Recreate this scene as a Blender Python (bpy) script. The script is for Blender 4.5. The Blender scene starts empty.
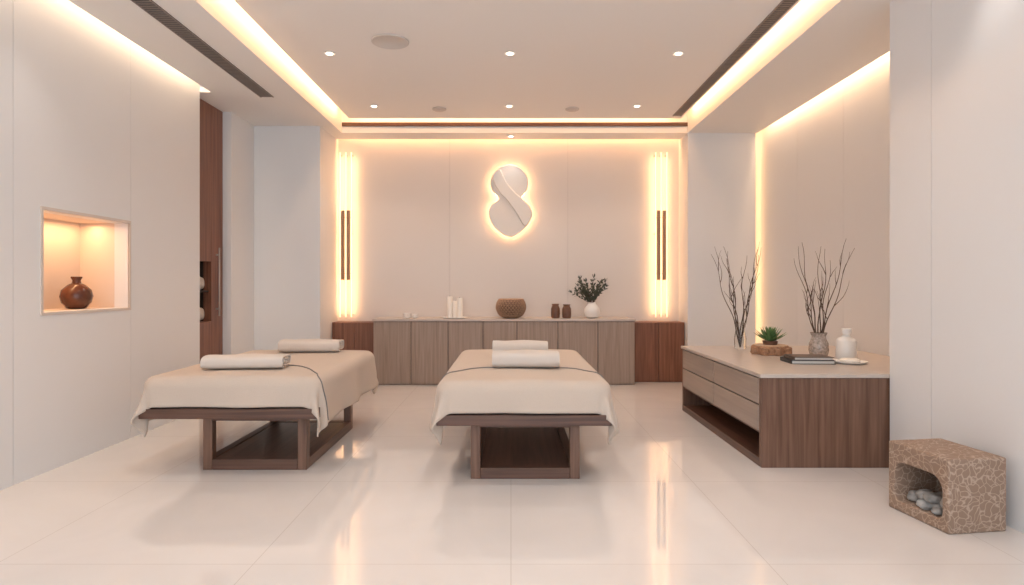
import bpy, bmesh, math, random
from mathutils import Vector, Matrix, noise
random.seed(7)
scene = bpy.context.scene
COL = scene.collection

# ------------------------------------------------------------------ materials
def new_mat(name):
    m = bpy.data.materials.new(name); m.use_nodes = True
    nt = m.node_tree
    return m, nt, nt.nodes['Principled BSDF']

def plain(name, col, rough=0.5, metal=0.0, bump=0.0, bscale=80, var=0.0, spec=None, trans=0.0, coat=0.0):
    m, nt, b = new_mat(name)
    b.inputs['Base Color'].default_value = (*col, 1)
    b.inputs['Roughness'].default_value = rough
    b.inputs['Metallic'].default_value = metal
    b.inputs['Transmission Weight'].default_value = trans
    b.inputs['Coat Weight'].default_value = coat
    if spec is not None: b.inputs['Specular IOR Level'].default_value = spec
    tc = nt.nodes.new('ShaderNodeTexCoord')
    n = nt.nodes.new('ShaderNodeTexNoise'); n.inputs['Scale'].default_value = bscale; n.inputs['Detail'].default_value = 4
    nt.links.new(tc.outputs['Object'], n.inputs['Vector'])
    if bump > 0:
        bp = nt.nodes.new('ShaderNodeBump'); bp.inputs['Strength'].default_value = bump; bp.inputs['Distance'].default_value = 0.01
        nt.links.new(n.outputs['Fac'], bp.inputs['Height']); nt.links.new(bp.outputs['Normal'], b.inputs['Normal'])
    if var > 0:
        r = nt.nodes.new('ShaderNodeValToRGB')
        r.color_ramp.elements[0].position = 0.3; r.color_ramp.elements[1].position = 0.7
        r.color_ramp.elements[0].color = (*[c*(1-var) for c in col], 1)
        r.color_ramp.elements[1].color = (*[min(1, c*(1+var)) for c in col], 1)
        nt.links.new(n.outputs['Fac'], r.inputs['Fac']); nt.links.new(r.outputs['Color'], b.inputs['Base Color'])
    return m

def wood(name, c1, c2, axis='Z', rough=0.4, fine=38):
    m, nt, b = new_mat(name)
    tc = nt.nodes.new('ShaderNodeTexCoord'); mp = nt.nodes.new('ShaderNodeMapping')
    s = [fine, fine, fine]; s['XYZ'.index(axis)] = fine*0.035
    mp.inputs['Scale'].default_value = s
    n = nt.nodes.new('ShaderNodeTexNoise'); n.inputs['Scale'].default_value = 1.0; n.inputs['Detail'].default_value = 6; n.inputs['Distortion'].default_value = 0.6
    r = nt.nodes.new('ShaderNodeValToRGB')
    r.color_ramp.elements[0].position = 0.32; r.color_ramp.elements[1].position = 0.68
    r.color_ramp.elements[0].color = (*c1, 1); r.color_ramp.elements[1].color = (*c2, 1)
    nt.links.new(tc.outputs['Object'], mp.inputs['Vector']); nt.links.new(mp.outputs['Vector'], n.inputs['Vector'])
    nt.links.new(n.outputs['Fac'], r.inputs['Fac']); nt.links.new(r.outputs['Color'], b.inputs['Base Color'])
    bp = nt.nodes.new('ShaderNodeBump'); bp.inputs['Strength'].default_value = 0.08; bp.inputs['Distance'].default_value = 0.004
    nt.links.new(n.outputs['Fac'], bp.inputs['Height']); nt.links.new(bp.outputs['Normal'], b.inputs['Normal'])
    b.inputs['Roughness'].default_value = rough
    return m

def emit(name, col, strength):
    m, nt, b = new_mat(name)
    b.inputs['Base Color'].default_value = (*col, 1)
    b.inputs['Emission Color'].default_value = (*col, 1)
    b.inputs['Emission Strength'].default_value = strength
    return m

def floor_mat():
    m, nt, b = new_mat('polished_tile')
    tc = nt.nodes.new('ShaderNodeTexCoord'); mp = nt.nodes.new('ShaderNodeMapping')
    mp.inputs['Location'].default_value = (0.0, 0.75, 0)
    br = nt.nodes.new('ShaderNodeTexBrick'); br.offset = 0; br.squash = 1
    br.inputs['Scale'].default_value = 1.0; br.inputs['Brick Width'].default_value = 1.2; br.inputs['Row Height'].default_value = 1.2
    br.inputs['Mortar Size'].default_value = 0.0018; br.inputs['Mortar Smooth'].default_value = 0.0
    br.inputs['Color1'].default_value = (0.77, 0.725, 0.695, 1); br.inputs['Color2'].default_value = (0.755, 0.71, 0.68, 1)
    br.inputs['Mortar'].default_value = (0.60, 0.54, 0.50, 1)
    nt.links.new(tc.outputs['Object'], mp.inputs['Vector']); nt.links.new(mp.outputs['Vector'], br.inputs['Vector'])
    n = nt.nodes.new('ShaderNodeTexNoise'); n.inputs['Scale'].default_value = 1.4; n.inputs['Detail'].default_value = 6; n.inputs['Distortion'].default_value = 1.5
    nt.links.new(tc.outputs['Object'], n.inputs['Vector'])
    r = nt.nodes.new('ShaderNodeValToRGB')
    r.color_ramp.elements[0].position = 0.35; r.color_ramp.elements[1].position = 0.65
    r.color_ramp.elements[0].color = (0.96, 0.96, 0.96, 1); r.color_ramp.elements[1].color = (1, 1, 1, 1)
    mx = nt.nodes.new('ShaderNodeMix'); mx.data_type = 'RGBA'; mx.blend_type = 'MULTIPLY'; mx.inputs['Factor'].default_value = 1
    nt.links.new(n.outputs['Fac'], r.inputs['Fac'])
    nt.links.new(br.outputs['Color'], mx.inputs[6]); nt.links.new(r.outputs['Color'], mx.inputs[7])
    nt.links.new(mx.outputs[2], b.inputs['Base Color'])
    b.inputs['Roughness'].default_value = 0.055
    b.inputs['IOR'].default_value = 1.85
    return m

def vein_mat():
    m, nt, b = new_mat('carved_stone')
    tc = nt.nodes.new('ShaderNodeTexCoord')
    n = nt.nodes.new('ShaderNodeTexNoise'); n.inputs['Scale'].default_value = 9; n.inputs['Detail'].default_value = 2
    mx0 = nt.nodes.new('ShaderNodeMix'); mx0.data_type = 'VECTOR'; mx0.inputs['Factor'].default_value = 0.12
    nt.links.new(tc.outputs['Object'], n.inputs['Vector'])
    nt.links.new(tc.outputs['Object'], mx0.inputs[4]); nt.links.new(n.outputs['Color'], mx0.inputs[5])
    v = nt.nodes.new('ShaderNodeTexVoronoi'); v.feature = 'DISTANCE_TO_EDGE'; v.inputs['Scale'].default_value = 29
    nt.links.new(mx0.outputs[1], v.inputs['Vector'])
    r = nt.nodes.new('ShaderNodeValToRGB')
    r.color_ramp.elements[0].position = 0.025; r.color_ramp.elements[1].position = 0.075
    r.color_ramp.elements[0].color = (0.46, 0.34, 0.26, 1); r.color_ramp.elements[1].color = (0.285, 0.19, 0.135, 1)
    nt.links.new(v.outputs['Distance'], r.inputs['Fac']); nt.links.new(r.outputs['Color'], b.inputs['Base Color'])
    bp = nt.nodes.new('ShaderNodeBump'); bp.inputs['Strength'].default_value = 0.5; bp.inputs['Distance'].default_value = 0.006; bp.invert = True
    nt.links.new(v.outputs['Distance'], bp.inputs['Height']); nt.links.new(bp.outputs['Normal'], b.inputs['Normal'])
    b.inputs['Roughness'].default_value = 0.65
    return m

def glass_mat():
    m, nt, b = new_mat('clear_glass')
    b.inputs['Base Color'].default_value = (0.93, 0.92, 0.90, 1)
    b.inputs['Transmission Weight'].default_value = 1.0; b.inputs['Roughness'].default_value = 0.04; b.inputs['IOR'].default_value = 1.3
    return m

M_WALL = plain('wall_plaster', (0.78, 0.775, 0.775), 0.55, bump=0.02, bscale=60)
M_WALLB = plain('wall_back_panel', (0.73, 0.68, 0.64), 0.5, bump=0.02, bscale=60)
M_CEIL = plain('ceiling_paint', (0.85, 0.82, 0.79), 0.7)
M_SEAM = plain('seam_shadow', (0.55, 0.51, 0.48), 0.8)
M_FLOOR = floor_mat()
M_WAL = wood('walnut_vertical', (0.115, 0.054, 0.033), (0.215, 0.115, 0.075), 'Z')
M_WALX = wood('walnut_cross', (0.075, 0.034, 0.022), (0.14, 0.068, 0.044), 'X')
M_WALY = wood('walnut_long', (0.085, 0.040, 0.026), (0.155, 0.078, 0.050), 'Y')
M_DOOR = wood('door_walnut', (0.16, 0.060, 0.033), (0.28, 0.12, 0.070), 'Z')
M_OAK = wood('taupe_oak', (0.27, 0.195, 0.152), (0.37, 0.28, 0.228), 'Z', 0.45)
M_OAKY = wood('taupe_drawer', (0.33, 0.26, 0.215), (0.39, 0.31, 0.26), 'Y', 0.4)
M_TOP = plain('taupe_top', (0.54, 0.46, 0.405), 0.3, var=0.04, bscale=12)
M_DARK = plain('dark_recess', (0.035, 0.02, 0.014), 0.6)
M_GRILLE = plain('vent_grille_dark', (0.07, 0.06, 0.055), 0.5)
M_SLAT = plain('vent_slat', (0.24, 0.19, 0.165), 0.5)
M_CLOTH = plain('linen_sheet', (0.57, 0.475, 0.40), 0.9, bump=0.3, bscale=200, var=0.03)
M_TOWEL = plain('towel_terry', (0.70, 0.63, 0.57), 0.95, bump=0.5, bscale=400)
M_PIPE = plain('grey_piping', (0.20, 0.18, 0.17), 0.8)
M_WHITE = plain('white_ceramic', (0.84, 0.82, 0.79), 0.3)
M_WAX = plain('candle_wax', (0.88, 0.83, 0.76), 0.4)
M_BROWN = plain('brown_glaze', (0.12, 0.040, 0.020), 0.22, var=0.3, bscale=14)
M_JAR = plain('brown_jar_clay', (0.14, 0.065, 0.04), 0.4, var=0.2, bscale=20)
M_RATTAN = plain('woven_rattan', (0.46, 0.28, 0.18), 0.6, var=0.2, bscale=60)
M_BOWLIN = plain('bowl_inside', (0.12, 0.055, 0.03), 0.6)
M_TWIG = plain('twig_bark', (0.10, 0.065, 0.05), 0.8)
M_LEAF = plain('olive_leaf', (0.075, 0.085, 0.060), 0.6, var=0.3, bscale=9)
M_SUCC = plain('succulent_leaf', (0.10, 0.20, 0.07), 0.45, var=0.3, bscale=15)
M_BARK = plain('log_bark', (0.34, 0.18, 0.10), 0.8, bump=0.6, bscale=40, var=0.4)
M_LOGTOP = plain('log_end_grain', (0.62, 0.44, 0.30), 0.7, var=0.1, bscale=20)
M_BOOK = plain('book_cover_black', (0.02, 0.02, 0.022), 0.4)
M_BOOK2 = plain('book_cover_brown', (0.12, 0.08, 0.06), 0.5)
M_PAGE = plain('book_pages', (0.75, 0.71, 0.66), 0.8)
M_ROCK = plain('river_rock', (0.30, 0.285, 0.27), 0.6, var=0.4, bscale=22, bump=0.3)
M_STONE = vein_mat()
M_GLASS = glass_mat()
M_CRACK = plain('crackled_glass', (0.55, 0.46, 0.40), 0.15, var=0.4, bscale=50, trans=0.3)
M_METAL = plain('brushed_metal', (0.55, 0.5, 0.45), 0.35, metal=1)
WARM = (1.0, 0.54, 0.25)
M_LED = emit('led_tube', (1.0, 0.74, 0.46), 1.4)
M_HALO = emit('led_halo', (1.0, 0.56, 0.26), 19)
M_DOWN = emit('downlight_lens', (1.0, 0.90, 0.78), 5)
M_SCULPT = plain('sculpture_white', (0.78, 0.72, 0.665), 0.5)

# ------------------------------------------------------------------ mesh builder
class MB:
    def __init__(s): s.v=[]; s.f=[]; s.mi=[]; s.sm=[]
    def box(s, x0,x1,y0,y1,z0,z1, mi=0):
        b=len(s.v)
        s.v += [(x0,y0,z0),(x1,y0,z0),(x1,y1,z0),(x0,y1,z0),(x0,y0,z1),(x1,y0,z1),(x1,y1,z1),(x0,y1,z1)]
        for q in [(0,3,2,1),(4,5,6,7),(0,1,5,4),(1,2,6,5),(2,3,7,6),(3,0,4,7)]:
            s.f.append(tuple(b+i for i in q)); s.mi.append(mi); s.sm.append(False)
        return s
    def lathe(s, prof, c=(0,0,0), seg=32, mi=0, wob=0):
        b=len(s.v); n=len(prof)
        for (r,z) in prof:
            for k in range(seg):
                a=2*math.pi*k/seg
                rr=r*(1+wob*math.sin(3*a+z*20)+wob*0.6*math.sin(7*a))
                s.v.append((c[0]+rr*math.cos(a), c[1]+rr*math.sin(a), c[2]+z))
        for i in range(n-1):
            for k in range(seg):
                k2=(k+1)%seg
                s.f.append((b+i*seg+k,b+i*seg+k2,b+(i+1)*seg+k2,b+(i+1)*seg+k)); s.mi.append(mi); s.sm.append(True)
        s.f.append(tuple(b+k for k in reversed(range(seg)))); s.mi.append(mi); s.sm.append(True)
        s.f.append(tuple(b+(n-1)*seg+k for k in range(seg))); s.mi.append(mi); s.sm.append(True)
        return s
    def raw(s, vs, fs, mi=0, smooth=True):
        b=len(s.v); s.v += [tuple(v) for v in vs]
        for f in fs: s.f.append(tuple(b+i for i in f)); s.mi.append(mi); s.sm.append(smooth)
        return s
    def build(s, name, mats, loc=(0,0,0), parent=None, bevel=0, rot=None, angle=40):
        me=bpy.data.meshes.new(name); me.from_pydata(s.v,[],s.f)
        for m in mats: me.materials.append(m)
        for p,mi,sm in zip(me.polygons,s.mi,s.sm): p.material_index=mi; p.use_smooth=sm
        me.update()
        try: me.set_sharp_from_angle(angle=math.radians(angle))
        except Exception: pass
        o=bpy.data.objects.new(name,me); COL.objects.link(o); o.location=loc
        if rot: o.rotation_euler=rot
        if parent: o.parent=parent
        if bevel>0:
            md=o.modifiers.new('bevel','BEVEL'); md.width=bevel; md.segments=2; md.limit_method='ANGLE'
        return o

def empty(name, loc=(0,0,0), rot=None):
    e=bpy.data.objects.new(name,None); COL.objects.link(e); e.location=loc; e.empty_display_size=0.1
    if rot: e.rotation_euler=rot
    return e

def curve(name, polys, radius, mat, parent=None, loc=(0,0,0), cyclic=False, taper=True):
    cu=bpy.data.curves.new(name,'CURVE'); cu.dimensions='3D'; cu.bevel_depth=radius; cu.bevel_resolution=2
    for pl in polys:
        pts=pl[0]; r0=pl[1]
        sp=cu.splines.new('POLY'); sp.points.add(len(pts)-1)
        for i,p in enumerate(pts):
            sp.points[i].co=(*p,1); sp.points[i].radius = r0*(1-0.75*i/(len(pts)-1)) if taper else r0
        sp.use_cyclic_u=cyclic; sp.use_smooth=True
    cu.materials.append(mat)
    o=bpy.data.objects.new(name,cu); COL.objects.link(o); o.location=loc
    if parent: o.parent=parent
    return o

def catmull(pts, n=6, closed=True):
    out=[]; N=len(pts)
    rng = range(N) if closed else range(N-1)
    for i in rng:
        if closed: p0,p1,p2,p3=[Vector(pts[(i+k)%N]) for k in (-1,0,1,2)]
        else: p0,p1,p2,p3=[Vector(pts[min(max(i+k,0),N-1)]) for k in (-1,0,1,2)]
        for j in range(n):
            t=j/n
            out.append(0.5*((2*p1)+(-p0+p2)*t+(2*p0-5*p1+4*p2-p3)*t*t+(-p0+3*p1-3*p2+p3)*t**3))
    if not closed: out.append(Vector(pts[-1]))
    return out

def area(name, loc, rot, sx, sy, power, col, parent=None, spread=180):
    l=bpy.data.lights.new(name,'AREA'); l.shape='RECTANGLE'; l.size=sx; l.size_y=sy; l.energy=power; l.color=col
    l.spread=math.radians(spread)
    o=bpy.data.objects.new(name,l); COL.objects.link(o); o.location=loc; o.rotation_euler=rot
    if parent: o.parent=parent
    return o
R=math.radians

# ------------------------------------------------------------------ room shell
Y0=-1.5; YB=8.5; XL=-3.23; XR=3.36; XN=2.68; ZS=3.30; ZR=3.65; ZI=3.46
MB().box(-3.9,3.6,Y0,8.7,-0.1,0).build('floor',[M_FLOOR])

g=0.002
w=MB(); seams=[Y0,0.28,1.51,2.74,3.97,5.2,6.35]
for a,b in zip(seams[:-1],seams[1:]):
    ya=a+g; yb=b-(g if b<6.3 else 0)
    if a==3.97:
        w.box(-3.35,XL,ya,4.22,0,ZR); w.box(-3.35,XL,5.17,yb,0,ZR)
        w.box(-3.35,XL,4.22,5.17,0,1.11); w.box(-3.35,XL,4.22,5.17,1.82,ZR)
    else: w.box(-3.35,XL,ya,yb,0,ZR)
for s_ in seams[1:-1]: w.box(-3.37,XL-0.006,s_-0.012,s_+0.012,0,ZR,1)
w.box(-3.42,XL,7.07,8.6,0,ZR)
w.box(-3.9,-3.35,6.30,6.35,0,ZR)
w.box(-3.9,-3.35,7.07,7.12,0,ZR)
w.build('wall_left',[M_WALL,M_SEAM])

w=MB(); xs=[-2.4,-0.85,0.79,2.33]
for a,b in zip(xs[:-1],xs[1:]): w.box(a+(g if a>-2.3 else 0),b-(g if b<2.3 else 0),YB,8.62,0,ZR)
for a in xs[1:-1]: w.box(a-0.012,a+0.012,YB+0.006,8.64,0,ZR,1)
w.box(3.2,3.48,YB,8.62,0,ZR)
w.build('wall_back',[M_WALLB,M_SEAM])

MB().box(XL,-2.4,7.7,8.62,0,ZR).build('column',[M_WALL])
MB().box(2.33,3.22,8.06,8.62,0,ZR).build('column.001',[M_WALL])

w=MB(); ys=[4.33,5.19,6.19,7.19,8.62]
for a,b in zip(ys[:-1],ys[1:]): w.box(XR,3.48,a+g,b-g,0,ZR)
for a in ys[1:-1]: w.box(XR+0.006,3.5,a-0.012,a+0.012,0,ZR,1)
w.build('wall_right_alcove',[M_WALL,M_SEAM])
w=MB(); ys=[Y0,1.4,2.65,3.90,4.33]
for a,b in zip(ys[:-1],ys[1:]): w.box(XN,3.48,a+g,b-(g if b<4.3 else 0),0,ZR)
for a in ys[1:-1]: w.box(XN+0.006,3.4,a-0.012,a+0.012,0,ZR,1)
w.build('wall_right',[M_WALL,M_SEAM])

c=MB()
c.box(-3.9,3.6,Y0,8.7,ZR,ZR+0.06)
c.box(-3.11,-2.22,Y0,6.35,ZS,ZS+0.05)
c.box(-3.9,-2.22,6.35,7.7,ZS,ZS+0.05)
c.box(-2.4,-2.22,7.7,8.05,ZS,ZS+0.05)
c.box(-2.4,2.33,8.05,8.40,ZS,ZS+0.05)
c.box(2.32,XN,Y0,4.33,ZS,ZS+0.05)
c.box(2.32,3.24,4.33,8.06,ZS,ZS+0.05)
c.box(-2.27,-2.22,Y0,8.10,ZS+0.05,ZR); c.box(2.32,2.37,Y0,8.10,ZS+0.05,ZR)
c.box(-2.27,2.37,8.05,8.10,ZS+0.05,ZR)
c.box(-3.11,-3.08,Y0,6.35,ZS+0.05,ZR); c.box(3.21,3.24,4.33,8.06,ZS+0.05,ZR)
c.box(-2.4,2.33,8.37,8.40,ZS+0.05,ZR)
c.box(-2.10,2.20,Y0,7.93,ZI,ZI+0.03)
c.build('ceiling',[M_CEIL])
MB().box(-2.22,2.32,8.032,8.05,3.385,3.435).build('trim_1',[M_WALX])

def vent(name,x0,x1,y0,y1,z):
    p=MB(); p.box(x0,x1,y0,y1,z-0.004,z)
    y=y0+0.02
    while y<y1-0.02:
        p.box(x0+0.012,x1-0.012,y,y+0.012,z-0.009,z-0.004,1); y+=0.036
    p.box(x0,x0+0.01,y0,y1,z-0.010,z-0.004,1); p.box(x1-0.01,x1,y0,y1,z-0.010,z-0.004,1)
    return p.build(name,[M_GRILLE,M_SLAT])
vent('ceiling_vent_grille',-2.66,-2.52,1.0,6.5,ZS)
vent('ceiling_vent_grille.001',2.06,2.17,1.0,7.8,ZI)

# niche
a0,a1,b0,b1=4.22,5.17,1.11,1.82; xb=-3.64
nich=empty('wall_niche',(0,0,0))
M_NL=plain('niche_lining',(0.74,0.63,0.54),0.5); M_NT=plain('niche_trim',(0.66,0.58,0.52),0.4)
MB().box(xb-0.02,xb,a0-0.02,a1+0.02,b0-0.02,b1+0.02).build('niche_back',[M_NL],parent=nich)
MB().box(xb,-3.35,a0-0.02,a0,b0-0.02,b1+0.02).build('niche_side_1',[M_NL],parent=nich)
MB().box(xb,-3.35,a1,a1+0.02,b0-0.02,b1+0.02).build('niche_side_2',[M_NL],parent=nich)
MB().box(xb,-3.35,a0,a1,b0-0.02,b0).build('niche_sill',[M_NL],parent=nich)
MB().box(xb,-3.35,a0,a1,b1,b1+0.02).build('niche_top',[M_NL],parent=nich)
n=MB(); t=0.022
for q in [(a0-t,a0,b0-t,b1+t),(a1,a1+t,b0-t,b1+t),(a0,a1,b0-t,b0),(a0,a1,b1,b1+t)]:
    n.box(XL-0.005,XL+0.008,q[0],q[1],q[2],q[3])
n.build('niche_trim',[M_NT],parent=nich)
area('niche_led',(-3.50,4.70,b1-0.015),(0,0,0),0.08,0.85,5,(1,0.54,0.26),nich)

# door recess with towel shelf
d=empty('door_1',(0,0,0))
p=MB(); x0,x1=-3.42,-3.33
p.box(x0,x1,6.35,6.45,0,3.3); p.box(x0,x1,6.80,7.07,0,3.3)
p.box(x0,x1,6.45,6.80,0,0.90); p.box(x0,x1,6.45,6.80,1.56,3.3)
p.build('panel',[M_DOOR],parent=d,bevel=0.003)
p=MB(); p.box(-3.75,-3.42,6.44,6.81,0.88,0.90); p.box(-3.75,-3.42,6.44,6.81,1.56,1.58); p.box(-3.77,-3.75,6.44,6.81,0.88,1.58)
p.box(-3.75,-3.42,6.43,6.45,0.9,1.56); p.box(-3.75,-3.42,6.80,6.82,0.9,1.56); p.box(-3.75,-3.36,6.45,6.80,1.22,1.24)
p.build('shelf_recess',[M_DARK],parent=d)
p=MB(); p.box(-3.30,-3.285,6.90,6.915,0.95,1.72); p.box(-3.33,-3.30,6.90,6.915,1.02,1.04); p.box(-3.33,-3.30,6.90,6.915,1.63,1.65)
p.build('handle',[M_METAL],parent=d,bevel=0.003)

# ------------------------------------------------------------------ towels
def towel_mesh(mb, L, dpt, h, turns=2.4):
    N=80; pts=[]
    for i in range(N):
        t=i/(N-1); a=-math.pi/2 - 0.3 - t*turns*2*math.pi
        r=1.0-0.82*t
        ca,sa=math.cos(a),math.sin(a)
        y=math.copysign(abs(ca)**0.55,ca)*r*dpt/2; z=math.copysign(abs(sa)**0.7,sa)*r*h/2
        pts.append((y,z+h/2))
    th=h*0.11
    outer=[];inner=[]
    for i,(y,z) in enumerate(pts):
        ya,za=pts[max(i-1,0)]; yb,zb=pts[min(i+1,N-1)]
        tx,tz=yb-ya,zb-za; l=math.hypot(tx,tz) or 1
        nx,nz=tz/l,-tx/l
        vy,vz=y,z-h/2
        if nx*vy+nz*vz>0: nx,nz=-nx,-nz
        outer.append((y,z)); inner.append((y+nx*th,z+nz*th))
    loop=outer+inner[::-1]; K=len(loop); S=14
    vs=[];fs=[]
    for s in range(S+1):
        u=-0.5+s/S
        edge=min(s,S-s)
        sc=[0.94,0.985,1][min(edge,2)]
        for (y,z) in loop:
            wob=0.004*math.sin(u*9+y*20)
            vs.append((u*L,y*sc,(z-h/2)*sc+h/2+wob*(z/h)))
    for s in range(S):
        for k in range(K):
            k2=(k+1)%K
            fs.append((s*K+k,s*K+k2,(s+1)*K+k2,(s+1)*K+k))
    for i in range(N-1):
        fs.append((i,i+1,K-2-i,K-1-i)); o=S*K
        fs.append((o+i+1,o+i,o+K-1-i,o+K-2-i))
    mb.raw(vs,fs)
def towel(name,L,dpt,h,loc,rotz=0,parent=None):
    mb=MB(); towel_mesh(mb,L,dpt,h)
    cs=[];cf=[];K=20
    for s in range(2):
        for k in range(K):
            a=2*math.pi*k/K
            cs.append(((-0.46+0.92*s)*L, math.cos(a)*dpt*0.40, h/2+math.sin(a)*h*0.36))
    for k in range(K): cf.append((k,(k+1)%K,K+(k+1)%K,K+k))
    cf.append(tuple(range(K-1,-1,-1))); cf.append(tuple(range(K,2*K)))
    mb.raw(cs,cf)
    return mb.build(name,[M_TOWEL],loc=loc,parent=parent,rot=(0,0,rotz),angle=70)
towel('shelf_towel_1',0.32,0.18,0.16,(-3.48,6.63,0.905),math.radians(90),d)
towel('shelf_towel_2',0.32,0.18,0.16,(-3.48,6.63,1.245),math.radians(90),d)

# ------------------------------------------------------------------ massage tables
def massage_table(name, cx, yf, W, L, frame_dx, hs=0.34, hf=0.205, hb=0.22, pipe=None, top=0.665, legy=0.13, legw=0.73):
    e=empty(name,(cx,yf,0)); a=W/2; Rc=0.12; rr=0.075
    seed=cx*3.1
    def mapc(u,v,off=0.0):
        qx=max(abs(u)-(a-Rc),0); su=1 if u>=0 else -1
        if v<Rc: qy=Rc-v; sv=-1
        elif v>L-Rc: qy=v-(L-Rc); sv=1
        else: qy=0; sv=0
        ex=math.hypot(qx,qy)
        bx=max(-(a-Rc),min(a-Rc,u)); by=max(Rc,min(L-Rc,v))
        wav=0.008*noise.noise(Vector((u*3+seed,v*3,0)))
        crown=0.012*math.cos(u/a*1.3)
        if ex<1e-6: return Vector((bx,by,top+off+wav+crown))
        dx,dy=su*qx/ex, sv*qy/ex
        corner = (qx>0 and qy>0)
        flat=Rc-rr
        if ex<=flat: out=ex; drop=0
        elif ex<=flat+rr*math.pi/2:
            t=(ex-flat)/rr; out=flat+(rr+off)*math.sin(t); drop=rr*(1-math.cos(t))
        else:
            rest=ex-flat-rr*math.pi/2; out=flat+rr+off
            th=math.atan2(qy,qx)
            fold=0.0
            if corner:
                fold=0.050*math.sin(th*2)**2*math.sin(th*8+0.6)+0.004*math.sin(th*2)
            drop=rr+rest*0.985
            fold+=0.013*math.sin((u*dy*dy+v*dx*dx)*9+seed)+0.020*noise.noise(Vector((u*4+seed,v*4,3)))
            out+=(fold+0.016)*min(rest/0.2,1.2)
        z=top+off*max(0,1-drop/rr)-drop
        return Vector((bx+dx*out, by+dy*out, z+wav*0.5+crown*max(0,1-drop/rr)))
    nu,nv=96,140; vs=[];fs=[]
    for j in range(nv+1):
        for i in range(nu+1):
            u=-(a+hs-0.04)+ (2*(a+hs-0.04))*i/nu
            v=-(hf-0.04)+(L+hf+hb-0.08)*j/nv
            vs.append(mapc(u,v))
    for j in range(nv):
        for i in range(nu):
            k=j*(nu+1)+i; fs.append((k,k+1,k+nu+2,k+nu+1))
    o=MB().raw(vs,fs).build('sheet',[M_CLOTH],parent=e,angle=180)
    md=o.modifiers.new('thick','SOLIDIFY'); md.thickness=0.010; md.offset=-1
    MB().box(-a+0.03,a-0.03,0.03,L-0.03,0.455,top-0.03).build('mattress',[M_TOWEL],parent=e,bevel=0.04)
    f=MB()
    f.box(-a+0.015,a-0.015,0.0,0.05,0.385,0.455,0); f.box(-a+0.015,a-0.015,L-0.05,L,0.385,0.455,0)
    f.box(-a+0.015,-a+0.065,0.05,L-0.05,0.385,0.455,1); f.box(a-0.065,a-0.015,0.05,L-0.05,0.385,0.455,1)
    f.box(-a+0.065,a-0.065,0.05,L-0.05,0.435,0.455,1)
    f.build('top_frame',[M_WALX,M_WALY],parent=e,bevel=0.004)
    l0,l1=frame_dx-legw/2,frame_dx+legw/2; t=0.065; ly0=legy; ly1=L-0.42
    q=MB()
    for X in (l0,l1-t):
        for Y in (ly0,ly1-t): q.box(X,X+t,Y,Y+t,0.0,0.385)
    q.build('legs',[M_WAL],parent=e,bevel=0.004)
    q=MB()
    for Y in (ly0,ly1-t): q.box(l0+t,l1-t,Y,Y+t,0.0,0.075,0)
    for X in (l0,l1-t): q.box(X,X+t,ly0+t,ly1-t,0.0,0.075,1)
    q.box(l0+t,l1-t,ly0+t,ly1-t,0.045,0.07,1)
    for Y in (ly0,ly1-t): q.box(l0+t,l1-t,Y,Y+t,0.345,0.385,0)
    q.build('base_shelf',[M_WALX,M_WALY],parent=e,bevel=0.004)
    if pipe:
        pts=catmull([(p_[0],p_[1],0) for p_ in pipe],n=14,closed=False)
        curve('piping',[([mapc(p_.x,p_.y,0.003) for p_ in pts],1.0)],0.0045,M_PIPE,parent=e,taper=False)
    return e
A=0.59
massage_table('massage_table',0.085,3.97,1.17,2.06,0.01,
   pipe=[(-A-0.29,0.22),(-A-0.1,0.30),(-A+0.08,0.45),(-0.35,0.62),(0,0.65),(0.35,0.62),(A-0.08,0.45),(A+0.1,0.30),(A+0.29,0.22)])
massage_table('massage_table.001',-1.93,4.17,1.25,1.80,0.13,legy=0.13,
   pipe=[(-0.5,0.95),(-0.2,0.72),(0.15,0.62),(0.40,0.42),(0.54,0.20),(0.62,0.08),(0.90,0.06)])
tz=0.680
def tow(name,L,dp,h,x,y,r=0): towel(name,L,dp,h,(x,y,tz),math.radians(r))
tow('folded_towel',0.50,0.30,0.13,0.11,4.66,0)
tow('folded_towel.001',0.48,0.28,0.14,0.08,5.40,0)
tow('folded_towel.002',0.58,0.30,0.105,-1.98,4.60,5)
tow('folded_towel.003',0.55,0.28,0.12,-1.86,5.72,2)

# ------------------------------------------------------------------ back credenza
cr=empty('sideboard_credenza',(0,0,0))
X0,X1=-1.79,1.61; YF=7.95
p=MB(); p.box(X0,X1,YF+0.02,YB-0.005,0.0,0.83); p.build('carcass',[M_OAK],parent=cr)
p=MB(); edges=[373,411,448,483,517,558,598,635]
ex=[(e_-511)*YF/612 for e_ in edges]; ex[0]=X0; ex[-1]=X1
for a,b in zip(ex[:-1],ex[1:]): p.box(a+0.004,b-0.004,YF,YF+0.020,0.015,0.822)
p.build('door_fronts',[M_OAK],parent=cr,bevel=0.003)
p=MB()
for a in ex[1:-1]: p.box(a-0.004,a+0.004,YF+0.012,YF+0.021,0.015,0.825)
p.build('door_gaps',[M_DARK],parent=cr)
MB().box(X0-0.01,X1+0.01,YF-0.012,YB-0.005,0.83,0.858).build('counter_top',[M_TOP],parent=cr,bevel=0.003)
p=MB()
for a,b in ((-2.395,X0-0.012),(X1+0.012,2.325)):
    p.box(a,b,8.20,YB-0.005,0.0,0.80)
    m_=(a+b)/2
    p.box(a+0.004,m_-0.003,8.185,8.20,0.01,0.795); p.box(m_+0.003,b-0.004,8.185,8.20,0.01,0.795)
p.build('side_panels',[M_DOOR],parent=cr,bevel=0.002)

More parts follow.
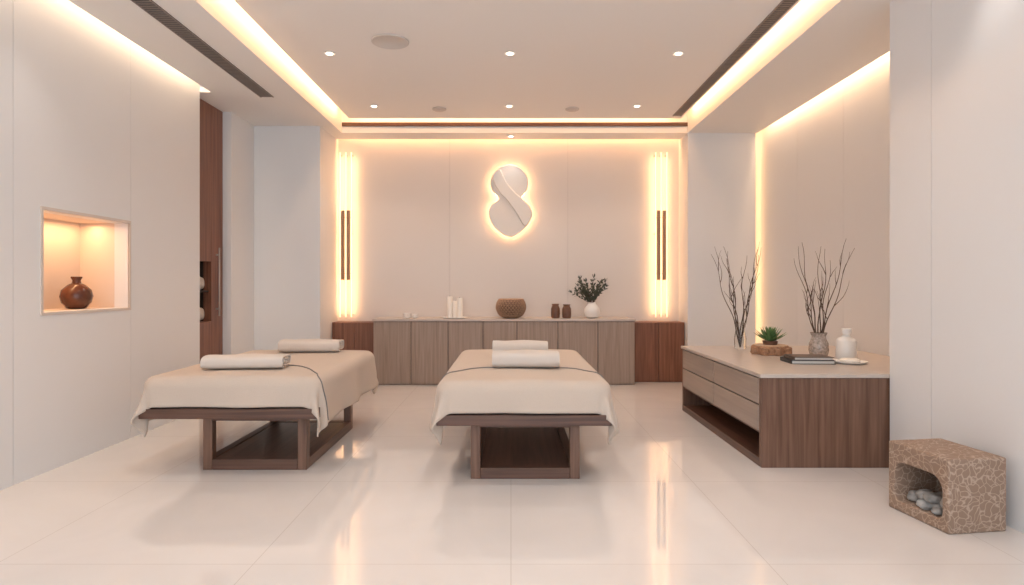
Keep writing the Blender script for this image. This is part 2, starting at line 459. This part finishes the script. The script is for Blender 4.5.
def s8(px): return (px-511)*8.15/612
zt=0.8585
p=MB()
for (x,h) in ((s8(407),0.07),(s8(415),0.055)):
    p.lathe([(0.025,0),(0.04,0.01),(0.048,h),(0.044,h),(0.035,0.015),(0.0,0.014)],c=(x,8.15,zt),seg=24)
p.build('tea_cups',[M_WHITE])
cd=empty('candle_set',(s8(455),8.15,zt))
MB().lathe([(0.13,0),(0.17,0.012),(0.168,0.016),(0.12,0.006),(0,0.006)],seg=36).build('plate',[M_WHITE],parent=cd)
p=MB()
for (x,y,r,h) in ((-0.07,0.02,0.036,0.29),(0.0,0.04,0.038,0.23),(0.065,-0.03,0.038,0.27)):
    p.lathe([(r,0.006),(r,h-0.006),(r-0.004,h),(r-0.012,h-0.006),(0,h-0.008)],c=(x,y,0),seg=24)
    p.lathe([(0.002,h-0.01),(0.002,h+0.012)],c=(x,y,0),seg=6,mi=1)
p.build('pillar_candles',[M_WAX,M_DARK],parent=cd)
bw=empty('woven_bowl',(s8(511),8.15,zt+0.012))
prof=[(0.09,0.0),(0.15,0.03),(0.18,0.08),(0.195,0.13),(0.185,0.19),(0.16,0.235)]
seg=26; vs=[];fs=[]
pp=[Vector((r,z,0)) for r,z in prof]; fine=[]
for v_ in catmull(pp,n=2,closed=False): fine.append((v_.x,v_.y))
for i,(r,z) in enumerate(fine):
    for k in range(seg):
        a_=2*math.pi*(k+0.5*(i%2))/seg; vs.append((r*math.cos(a_),r*math.sin(a_),z))
for i in range(len(fine)-1):
    for k in range(seg):
        k2=(k+1)%seg; A_=i*seg; B_=(i+1)*seg
        if i%2==0: fs += [(A_+k,A_+k2,B_+k),(A_+k2,B_+k2,B_+k)]
        else: fs += [(A_+k,A_+k2,B_+k2),(A_+k,B_+k2,B_+k)]
o=MB().raw(vs,fs).build('lattice',[M_RATTAN],parent=bw)
md=o.modifiers.new('wire','WIREFRAME'); md.thickness=0.018; md.use_even_offset=False
MB().lathe([(0.08,-0.011),(0.085,0.0)]+[(r*0.93,z+0.004) for r,z in fine]+[(fine[-1][0]*0.88,fine[-1][1]),(0.15,0.05),(0,0.03)],seg=32).build('inner_shell',[M_BOWLIN],parent=bw)
tor=[]
for k in range(40):
    a_=2*math.pi*k/40; tor.append((0.160*math.cos(a_),0.160*math.sin(a_),0.238))
curve('rim',[(tor,1)],0.010,M_RATTAN,parent=bw,cyclic=True,taper=False)
jar=[(0.045,0),(0.056,0.01),(0.060,0.06),(0.058,0.13),(0.045,0.16),(0.04,0.17),(0.05,0.185),(0.048,0.19),(0.038,0.175),(0.03,0.1),(0,0.1)]
MB().lathe(jar,seg=28).build('ceramic_jar',[M_JAR],loc=(s8(555.5),8.15,zt))
MB().lathe([(r*1.02,z*0.97) for r,z in jar],seg=28).build('ceramic_jar.001',[M_JAR],loc=(s8(566.5),8.12,zt))
pv=empty('vase_with_foliage',(s8(592),8.15,zt))
MB().lathe([(0.05,0),(0.085,0.02),(0.107,0.08),(0.100,0.13),(0.065,0.175),(0.045,0.195),(0.05,0.21),(0.045,0.21),(0.038,0.19),(0.06,0.12),(0,0.1)],seg=32).build('vase',[M_WHITE],parent=pv)
stems=[];vs=[];fs=[]
def leaf(vs,fs,p0,dr,L,W,curl=0.15):
    dr=dr.normalized(); up=Vector((random.uniform(-1,1),random.uniform(-1,1),random.uniform(-1,1)))
    sd=dr.cross(up).normalized(); nn=sd.cross(dr)
    b=len(vs); prof_=[(0,0.05),(0.25,0.8),(0.5,1),(0.8,0.6),(1,0.02)]
    for t_,w_ in prof_:
        c_=p0+dr*L*t_-nn*L*curl*t_*t_
        vs.extend([c_-sd*W*w_/2,c_+nn*W*0.08,c_+sd*W*w_/2])
    for i in range(4):
        k=b+i*3; fs.extend([(k,k+1,k+4,k+3),(k+1,k+2,k+5,k+4)])
for i in range(24):
    ang=random.uniform(0,2*math.pi); sp=random.uniform(0.05,0.24); hh=random.uniform(0.28,0.54)-sp*0.3
    pts=[]
    for k in range(9):
        t_=k/8
        pts.append(Vector((math.cos(ang)*sp*t_**1.2-0.03*t_, math.sin(ang)*sp*t_**1.2*0.6, 0.17+hh*0.75*t_)))
    stems.append((pts,1))
    for k in range(2,9):
        for s_ in range(3):
            d_=(pts[k]-pts[k-1]).normalized()+Vector((random.uniform(-1,1),random.uniform(-1,1),random.uniform(-.6,.8)))
            leaf(vs,fs,pts[k],d_,random.uniform(0.035,0.07),random.uniform(0.014,0.024))
curve('stems',stems,0.003,M_TWIG,parent=pv)
MB().raw(vs,fs).build('leaves',[M_LEAF],parent=pv,angle=180)

# ------------------------------------------------------------------ back wall sculpture
def tX(px_): return (px_-511)*8.42/612
def tZ(py_): return (201-py_)*8.42/612
sc=empty('wall_sculpture',(0,8.42,1.3+84*8.42/612))
out=[(510,165),(521,169),(528,179),(527,190),(521,199),(529,205),(532,215),(526,227),(511,237),(496,229),(489,216),(491,206),(499,199),(492,190),(491,179),(498,169)]
pts=catmull([(tX(a),tZ(b),0) for a,b in out],n=6)
def slab(name,pts,y0,depth,bev,mat,parent):
    cu=bpy.data.curves.new(name,'CURVE'); cu.dimensions='2D'; cu.fill_mode='BOTH'; cu.extrude=depth/2; cu.bevel_depth=bev; cu.bevel_resolution=3; cu.offset=-bev
    sp=cu.splines.new('POLY'); sp.points.add(len(pts)-1)
    for i,p_ in enumerate(pts): sp.points[i].co=(p_[0],p_[1],0,1)
    sp.use_cyclic_u=True
    cu.materials.append(mat)
    o=bpy.data.objects.new(name,cu); COL.objects.link(o); o.parent=parent; o.rotation_euler=(math.pi/2,0,0); o.location=(0,y0,0)
    return o
slab('figure_eight_plate',pts,-0.02,0.02,0.010,M_SCULPT,sc)
band=[(493,180),(499,192),(508,202),(516,213),(524,226),(530,221),(532,212),(524,201),(514,192),(506,182),(500,170),(494,174)]
slab('ribbon_band',catmull([(tX(a),tZ(b),0) for a,b in band],n=6),-0.045,0.02,0.012,M_SCULPT,sc)
halo=[(Vector((p_[0]*0.92,0.03,p_[1]*0.96))) for p_ in pts]
curve('led_halo',[(halo,1)],0.008,M_HALO,parent=sc,cyclic=True,taper=False)
p=MB(); p.box(-0.02,0.02,-0.01,0.079,0.2,0.24); p.box(-0.02,0.02,-0.01,0.079,-0.24,-0.2); p.build('standoffs',[M_METAL],parent=sc)

# vertical light fixtures on back wall
M_BAR=plain('bronze_bar',(0.38,0.22,0.13),0.5)
for name,xs_,bx_ in (('vertical_wall_light',(-2.345,-2.265,-2.19),(-2.305,-2.228)),('vertical_wall_light.001',(1.985,2.06,2.14),(2.022,2.10))):
    e=empty(name,(0,8.40,0))
    p=MB()
    for x_ in xs_: p.box(x_-0.007,x_+0.007,-0.006,0.004,0.86,3.12)
    p.build('led_tubes',[M_LED],parent=e)
    for x_ in (xs_[0],xs_[2]): area('backlight',(x_,0.012,1.99),(R(90),0,R(0)),0.014,2.24,2.6,(1,0.52,0.22),e)
    p=MB()
    for x_ in bx_: p.box(x_-0.022,x_+0.022,-0.03,0.0,1.37,2.32)
    p.build('bronze_bars',[M_BAR],parent=e,bevel=0.003)
    p=MB()
    for x_ in xs_:
        for z_ in (0.88,2.0,3.08): p.box(x_-0.004,x_+0.004,0.004,0.099,z_,z_+0.012)
    for z_ in (1.45,2.22): p.box(xs_[0],xs_[2],-0.004,0.006,z_,z_+0.012)
    p.build('brackets',[M_METAL],parent=e)

# ------------------------------------------------------------------ right low cabinet
cb=empty('low_drawer_cabinet',(0,0,0))
CX=1.78; C0=4.35; C1=6.36
p=MB(); p.box(CX,3.35,C0,C0+0.04,0,0.64,0); p.box(CX,3.35,C1-0.04,C1,0,0.64,0)
p.box(CX,3.35,C0+0.04,C1-0.04,0,0.06,1); p.box(CX+0.33,3.35,C0+0.04,C1-0.04,0.06,0.64,1); p.box(CX+0.01,CX+0.33,C0+0.04,C1-0.04,0.235,0.25,1)
p.build('carcass',[M_WAL,M_WALY],parent=cb,bevel=0.002)
p=MB(); ms=5.37
for a,b in ((C0+0.044,ms-0.004),(ms+0.004,C1-0.044)):
    for z0,z1 in ((0.255,0.437),(0.447,0.630)): p.box(CX-0.004,CX+0.32,a,b,z0,z1)
p.build('drawer_fronts',[M_OAKY],parent=cb,bevel=0.003)
MB().box(CX-0.012,3.355,C0-0.012,C1+0.01,0.64,0.668).build('top',[M_TOP],parent=cb,bevel=0.003)
zc=0.6685

def twigs(n,h0,h1,spread,base,seed,lean=0):
    random.seed(seed); res=[]
    for i in range(n):
        ang=2*math.pi*i/n+random.uniform(-.4,.4); sp=spread*random.uniform(0.45,1)
        H=random.uniform(h0,h1); pts=[]; K=16
        ox=random.uniform(0,9)
        for k in range(K+1):
            t_=k/K
            wv=0.022*math.sin(t_*11+ox)*min(1,t_*3)
            pts.append(Vector((math.cos(ang)*sp*t_**1.1+wv+lean*t_, math.sin(ang)*sp*0.6*t_**1.1+0.6*wv, base+H*t_)))
        res.append((pts,1.0))
        for b_ in range(3):
            k=random.randint(5,13); q=pts[k].copy(); d_=(pts[k]-pts[k-1]).normalized()+Vector((random.choice((-1,1))*random.uniform(.3,.7),random.uniform(-.4,.4),random.uniform(0,.4)))
            d_.normalize(); sub=[q.copy()]; L_=random.uniform(.12,.28)
            for m_ in range(7):
                d_=(d_+Vector((random.uniform(-.25,.25),random.uniform(-.2,.2),random.uniform(0,.22)))).normalized()
                q=q+d_*L_/7; sub.append(q.copy())
            res.append((sub,0.6))
    return res
v1=empty('glass_vase_with_branches',(2.27,6.06,zc))
MB().lathe([(0.05,0),(0.056,0.01),(0.058,0.10),(0.046,0.17),(0.044,0.20),(0.058,0.26),(0.054,0.26),(0.040,0.20),(0.042,0.17),(0.053,0.10),(0.05,0.02),(0,0.018)],seg=32).build('glass_vase',[M_GLASS],parent=v1)
curve('willow_branches',twigs(8,0.78,1.0,0.30,0.02,11,-0.03),0.0062,M_TWIG,parent=v1)
v2=empty('textured_vase_with_branches',(2.70,5.37,zc))
MB().lathe([(0.055,0),(0.070,0.01),(0.082,0.06),(0.078,0.12),(0.060,0.16),(0.055,0.18),(0.070,0.215),(0.066,0.215),(0.05,0.18),(0.05,0.05),(0,0.04)],seg=32).build('vase',[M_CRACK],parent=v2)
curve('willow_branches',twigs(8,0.78,1.02,0.30,0.05,23,0.01),0.0062,M_TWIG,parent=v2)

sp=empty('succulent_on_log',(2.38,5.62,zc))
p=MB()
p.lathe([(0.155,0.0),(0.165,0.01),(0.162,0.07),(0.15,0.08)],seg=40,wob=0.03)
p.lathe([(0.145,0.079),(0.14,0.084),(0,0.084)],seg=40,mi=1)
for (x,y,r) in ((-0.10,-0.13,0.035),(0.0,-0.165,0.03),(0.10,-0.13,0.033),(-0.15,-0.03,0.03),(0.16,-0.02,0.03)):
    p.lathe([(r,0),(r*1.05,0.015),(r,0.055),(r*0.8,0.062)],c=(x,y,0),seg=16)
    p.lathe([(r*0.8,0.060),(0,0.063)],c=(x,y,0),seg=16,mi=1)
p.build('log_slice',[M_BARK,M_LOGTOP],parent=sp)
MB().lathe([(0.045,0.082),(0.06,0.085),(0.068,0.12),(0.062,0.12),(0,0.115)],seg=28).build('pot',[M_JAR],parent=sp)
random.seed(5); vs=[];fs=[]
for i in range(34):
    ang=i*2.399; el=0.25+1.15*i/34; L_=0.165-0.06*i/34
    dr=Vector((math.cos(ang)*math.cos(el),math.sin(ang)*math.cos(el),math.sin(el)))
    sd=Vector((-math.sin(ang),math.cos(ang),0)); nn=dr.cross(sd)
    b=len(vs); c0=Vector((0,0,0.115))
    for t_,w_ in ((0,0.5),(0.3,0.95),(0.6,0.8),(0.85,0.35),(1,0.03)):
        c_=c0+dr*L_*t_+Vector((0,0,0.03*t_*t_)); W=0.034*w_
        vs.extend([c_-sd*W/2,c_-nn*0.008*w_,c_+sd*W/2,c_+nn*0.008*w_])
    for k in range(4):
        q=b+k*4
        for m_ in range(4): fs.append((q+m_,q+(m_+1)%4,q+4+(m_+1)%4,q+4+m_))
MB().raw(vs,fs).build('rosette_leaves',[M_SUCC],parent=sp,angle=60)

bk=empty('book_stack',(2.42,5.0,zc),(0,0,math.radians(-4)))
p=MB(); z=0
for (w_,l_,h_,ox,mi) in ((0.34,0.25,0.030,0,0),(0.31,0.23,0.024,0.01,2)):
    p.box(-w_/2+ox,w_/2+ox,-l_/2,l_/2,z,z+0.004,mi); p.box(-w_/2+ox,w_/2+ox,-l_/2,l_/2,z+h_-0.004,z+h_,mi)
    p.box(-w_/2+ox,-w_/2+ox+0.004,-l_/2,l_/2,z,z+h_,mi)
    p.box(-w_/2+ox+0.004,w_/2+ox-0.008,-l_/2+0.008,l_/2-0.008,z+0.004,z+h_-0.004,1); z+=h_
p.build('books',[M_BOOK,M_PAGE,M_BOOK2],parent=bk)
MB().lathe([(0.07,0),(0.080,0.008),(0.082,0.05),(0.080,0.15),(0.068,0.175),(0.036,0.19),(0.030,0.20),(0.030,0.215),(0.04,0.22),(0.04,0.255),(0.034,0.262),(0,0.262)],seg=36).build('white_bottle',[M_WHITE],loc=(2.86,5.22,zc))
so=empty('soap_dish',(2.735,4.94,zc))
MB().lathe([(0.10,0),(0.125,0.012),(0.128,0.020),(0.122,0.020),(0.10,0.010),(0,0.008)],seg=40).build('dish',[M_WHITE],parent=so)
MB().lathe([(0.06,0.009),(0.075,0.018),(0.075,0.030),(0.06,0.038),(0,0.040)],seg=32).build('soap',[M_WAX],parent=so)

MB().lathe([(0.05,0),(0.065,0.006),(0.10,0.05),(0.112,0.10),(0.10,0.15),(0.06,0.19),(0.032,0.205),(0.028,0.225),(0.040,0.25),(0.038,0.256),(0.024,0.23),(0.022,0.2),(0,0.19)],seg=40).build('brown_vase',[M_BROWN],loc=(-3.45,4.86,1.1105))

# ------------------------------------------------------------------ stone box with pebbles
sb=empty('stone_box',(2.275,3.18,0),(0,0,math.radians(8)))
body=MB().box(0,0.345,0,0.42,0,0.39).build('body',[M_STONE],parent=sb)
hw,z0,z1=0.165,0.06,0.285
def rr_pts(cx,cz,hw,hh,r_list):
    res=[]
    for (sx,sz,r,a0_) in ((1,-1,r_list[0],-90),(1,1,r_list[1],0),(-1,1,r_list[1],90),(-1,-1,r_list[0],180)):
        for k in range(7):
            a_=math.radians(a0_+90*k/6); res.append((cx+sx*(hw-r)+r*math.cos(a_),cz+sz*(hh-r)+r*math.sin(a_)))
    return res
lp=rr_pts(0.21,(z0+z1)/2,hw,(z1-z0)/2,(0.04,0.075)); K=len(lp)
vs=[(-0.05,y,z) for y,z in lp]+[(0.28,y,z) for y,z in lp]
fs=[(k,(k+1)%K,K+(k+1)%K,K+k) for k in range(K)]+[tuple(range(K-1,-1,-1)),tuple(range(K,2*K))]
cut=MB().raw(vs,fs,smooth=False).build('cutter',[M_STONE],parent=sb)
bm=bmesh.new(); bm.from_mesh(cut.data); bmesh.ops.recalc_face_normals(bm,faces=bm.faces); bm.to_mesh(cut.data); bm.free()
md=body.modifiers.new('b','BOOLEAN'); md.operation='DIFFERENCE'; md.object=cut; md.solver='EXACT'
bpy.context.view_layer.update()
dg=bpy.context.evaluated_depsgraph_get()
nm=bpy.data.meshes.new_from_object(body.evaluated_get(dg)); body.modifiers.clear(); body.data=nm
bpy.data.objects.remove(cut,do_unlink=True)
md=body.modifiers.new('bev','BEVEL'); md.width=0.010; md.segments=3; md.limit_method='ANGLE'; md.angle_limit=math.radians(50)
random.seed(3); mb=MB()
for i in range(16):
    r=random.uniform(0.030,0.046)
    bm=bmesh.new(); bmesh.ops.create_icosphere(bm,subdivisions=3,radius=1)
    lay=i//9
    cx_=random.uniform(0.05,0.16); cy_=0.09+0.23*((i%9)/8); cz_=0.06+r*0.6+lay*0.045
    sx,sy,sz=r*random.uniform(.9,1.3),r*random.uniform(.9,1.2),r*random.uniform(.6,.85)
    for v_ in bm.verts:
        k=1+0.25*noise.noise(v_.co*1.6+Vector((i*5,0,0)))
        v_.co=Vector((cx_+v_.co.x*sx*k,cy_+v_.co.y*sy*k,cz_+v_.co.z*sz*k))
    idx={v_:j for j,v_ in enumerate(bm.verts)}
    mb.raw([v_.co[:] for v_ in bm.verts],[tuple(idx[v_] for v_ in f_.verts) for f_ in bm.faces]); bm.free()
mb.build('pebbles',[M_ROCK],parent=sb,angle=180)

# ------------------------------------------------------------------ ceiling fixtures
def downlight(i,x,y,power=33,z=ZI,size=115):
    e=empty('recessed_downlight'+('' if i==0 else '.%03d'%i),(x,y,z))
    MB().lathe([(0.058,-0.001),(0.060,-0.006),(0.045,-0.008),(0.040,-0.002)],seg=28).build('trim_ring',[M_WHITE],parent=e)
    MB().lathe([(0.030,-0.009),(0.030,-0.0085)],seg=20).build('lens',[M_DOWN],parent=e)
    l=bpy.data.lights.new('spot','SPOT'); l.energy=power; l.color=(1.0,0.91,0.83); l.spot_size=math.radians(size); l.spot_blend=0.9; l.shadow_soft_size=0.08
    o=bpy.data.objects.new('spot',l); COL.objects.link(o); o.parent=e; o.location=(0,0,-0.03)
i=0
for (x,y) in ((-1.69,5.70),(-0.01,5.70),(1.56,5.70),(-1.65,7.38),(-0.02,7.38),(1.52,7.38),(-1.7,3.9),(0,3.9),(1.6,3.9),(-1.7,2.0),(0,2.0),(1.6,2.0)):  # last two rows are extra unseen lamps, added nearer the camera
    downlight(i,x,y); i+=1
downlight(i,0.0,8.22,16,ZS,80); i+=1
downlight(i,-2.9,4.0,12,ZS,80); i+=1
downlight(i,2.50,3.35,12,ZS,80); i+=1
MB().lathe([(0.165,-0.001),(0.165,-0.010),(0.155,-0.014),(0.15,-0.010),(0,-0.010)],seg=48).build('ceiling_speaker',[plain('speaker_mesh',(0.64,0.60,0.57),0.7,bump=0.3,bscale=300)],loc=(-1.07,5.42,ZI))
for k,x in enumerate((-0.88,0.75)):
    MB().lathe([(0.085,-0.001),(0.085,-0.012),(0.06,-0.024),(0,-0.026)],seg=32).build('smoke_detector'+('' if k==0 else '.001'),[plain('detector_plastic%d'%k,(0.62,0.56,0.52),0.5)],loc=(x,7.5,ZI))

# ------------------------------------------------------------------ LED coves
area('cove_light',(-3.17,2.45,3.60),(0,0,0),0.06,7.7,34,(1,0.74,0.50))
area('cove_light.001',(3.30,6.2,3.60),(0,0,0),0.06,3.6,26,(1,0.64,0.37))
area('cove_light.002',(-2.095,3.2,3.56),(0,R(90),0),0.07,9.2,40,WARM)
area('cove_light.003',(2.195,3.2,3.56),(0,R(-90),0),0.07,9.2,40,WARM)
area('cove_light.004',(0,7.925,3.56),(R(90),0,0),4.2,0.07,16,WARM)
area('cove_light.005',(0,8.45,3.60),(0,0,0),4.6,0.06,34,(1,0.52,0.23))
cs=empty('corner_light_strip',(3.29,8.31,0))
MB().box(-0.01,0.01,-0.01,0.01,0.02,3.6).build('led_strip',[emit('corner_led',(1,0.60,0.30),7)],parent=cs)

# ------------------------------------------------------------------ world, camera
wd=bpy.data.worlds.new('world'); scene.world=wd; wd.use_nodes=True
bg=wd.node_tree.nodes['Background']; bg.inputs['Color'].default_value=(0.84,0.92,1.0,1); bg.inputs['Strength'].default_value=2.4  # added cool fill, let in through the room's open end behind the camera
cam=bpy.data.cameras.new('camera'); co=bpy.data.objects.new('camera',cam); COL.objects.link(co)
co.location=(0,0,1.3); co.rotation_euler=(R(90),0,0)
cam.sensor_width=36; cam.lens=612/1024*36; cam.shift_y=-7.5/1024; cam.shift_x=0.001
cam.clip_start=0.05
scene.camera=co
scene.view_settings.view_transform='Standard'
scene.view_settings.look='None'
scene.view_settings.exposure=0.03
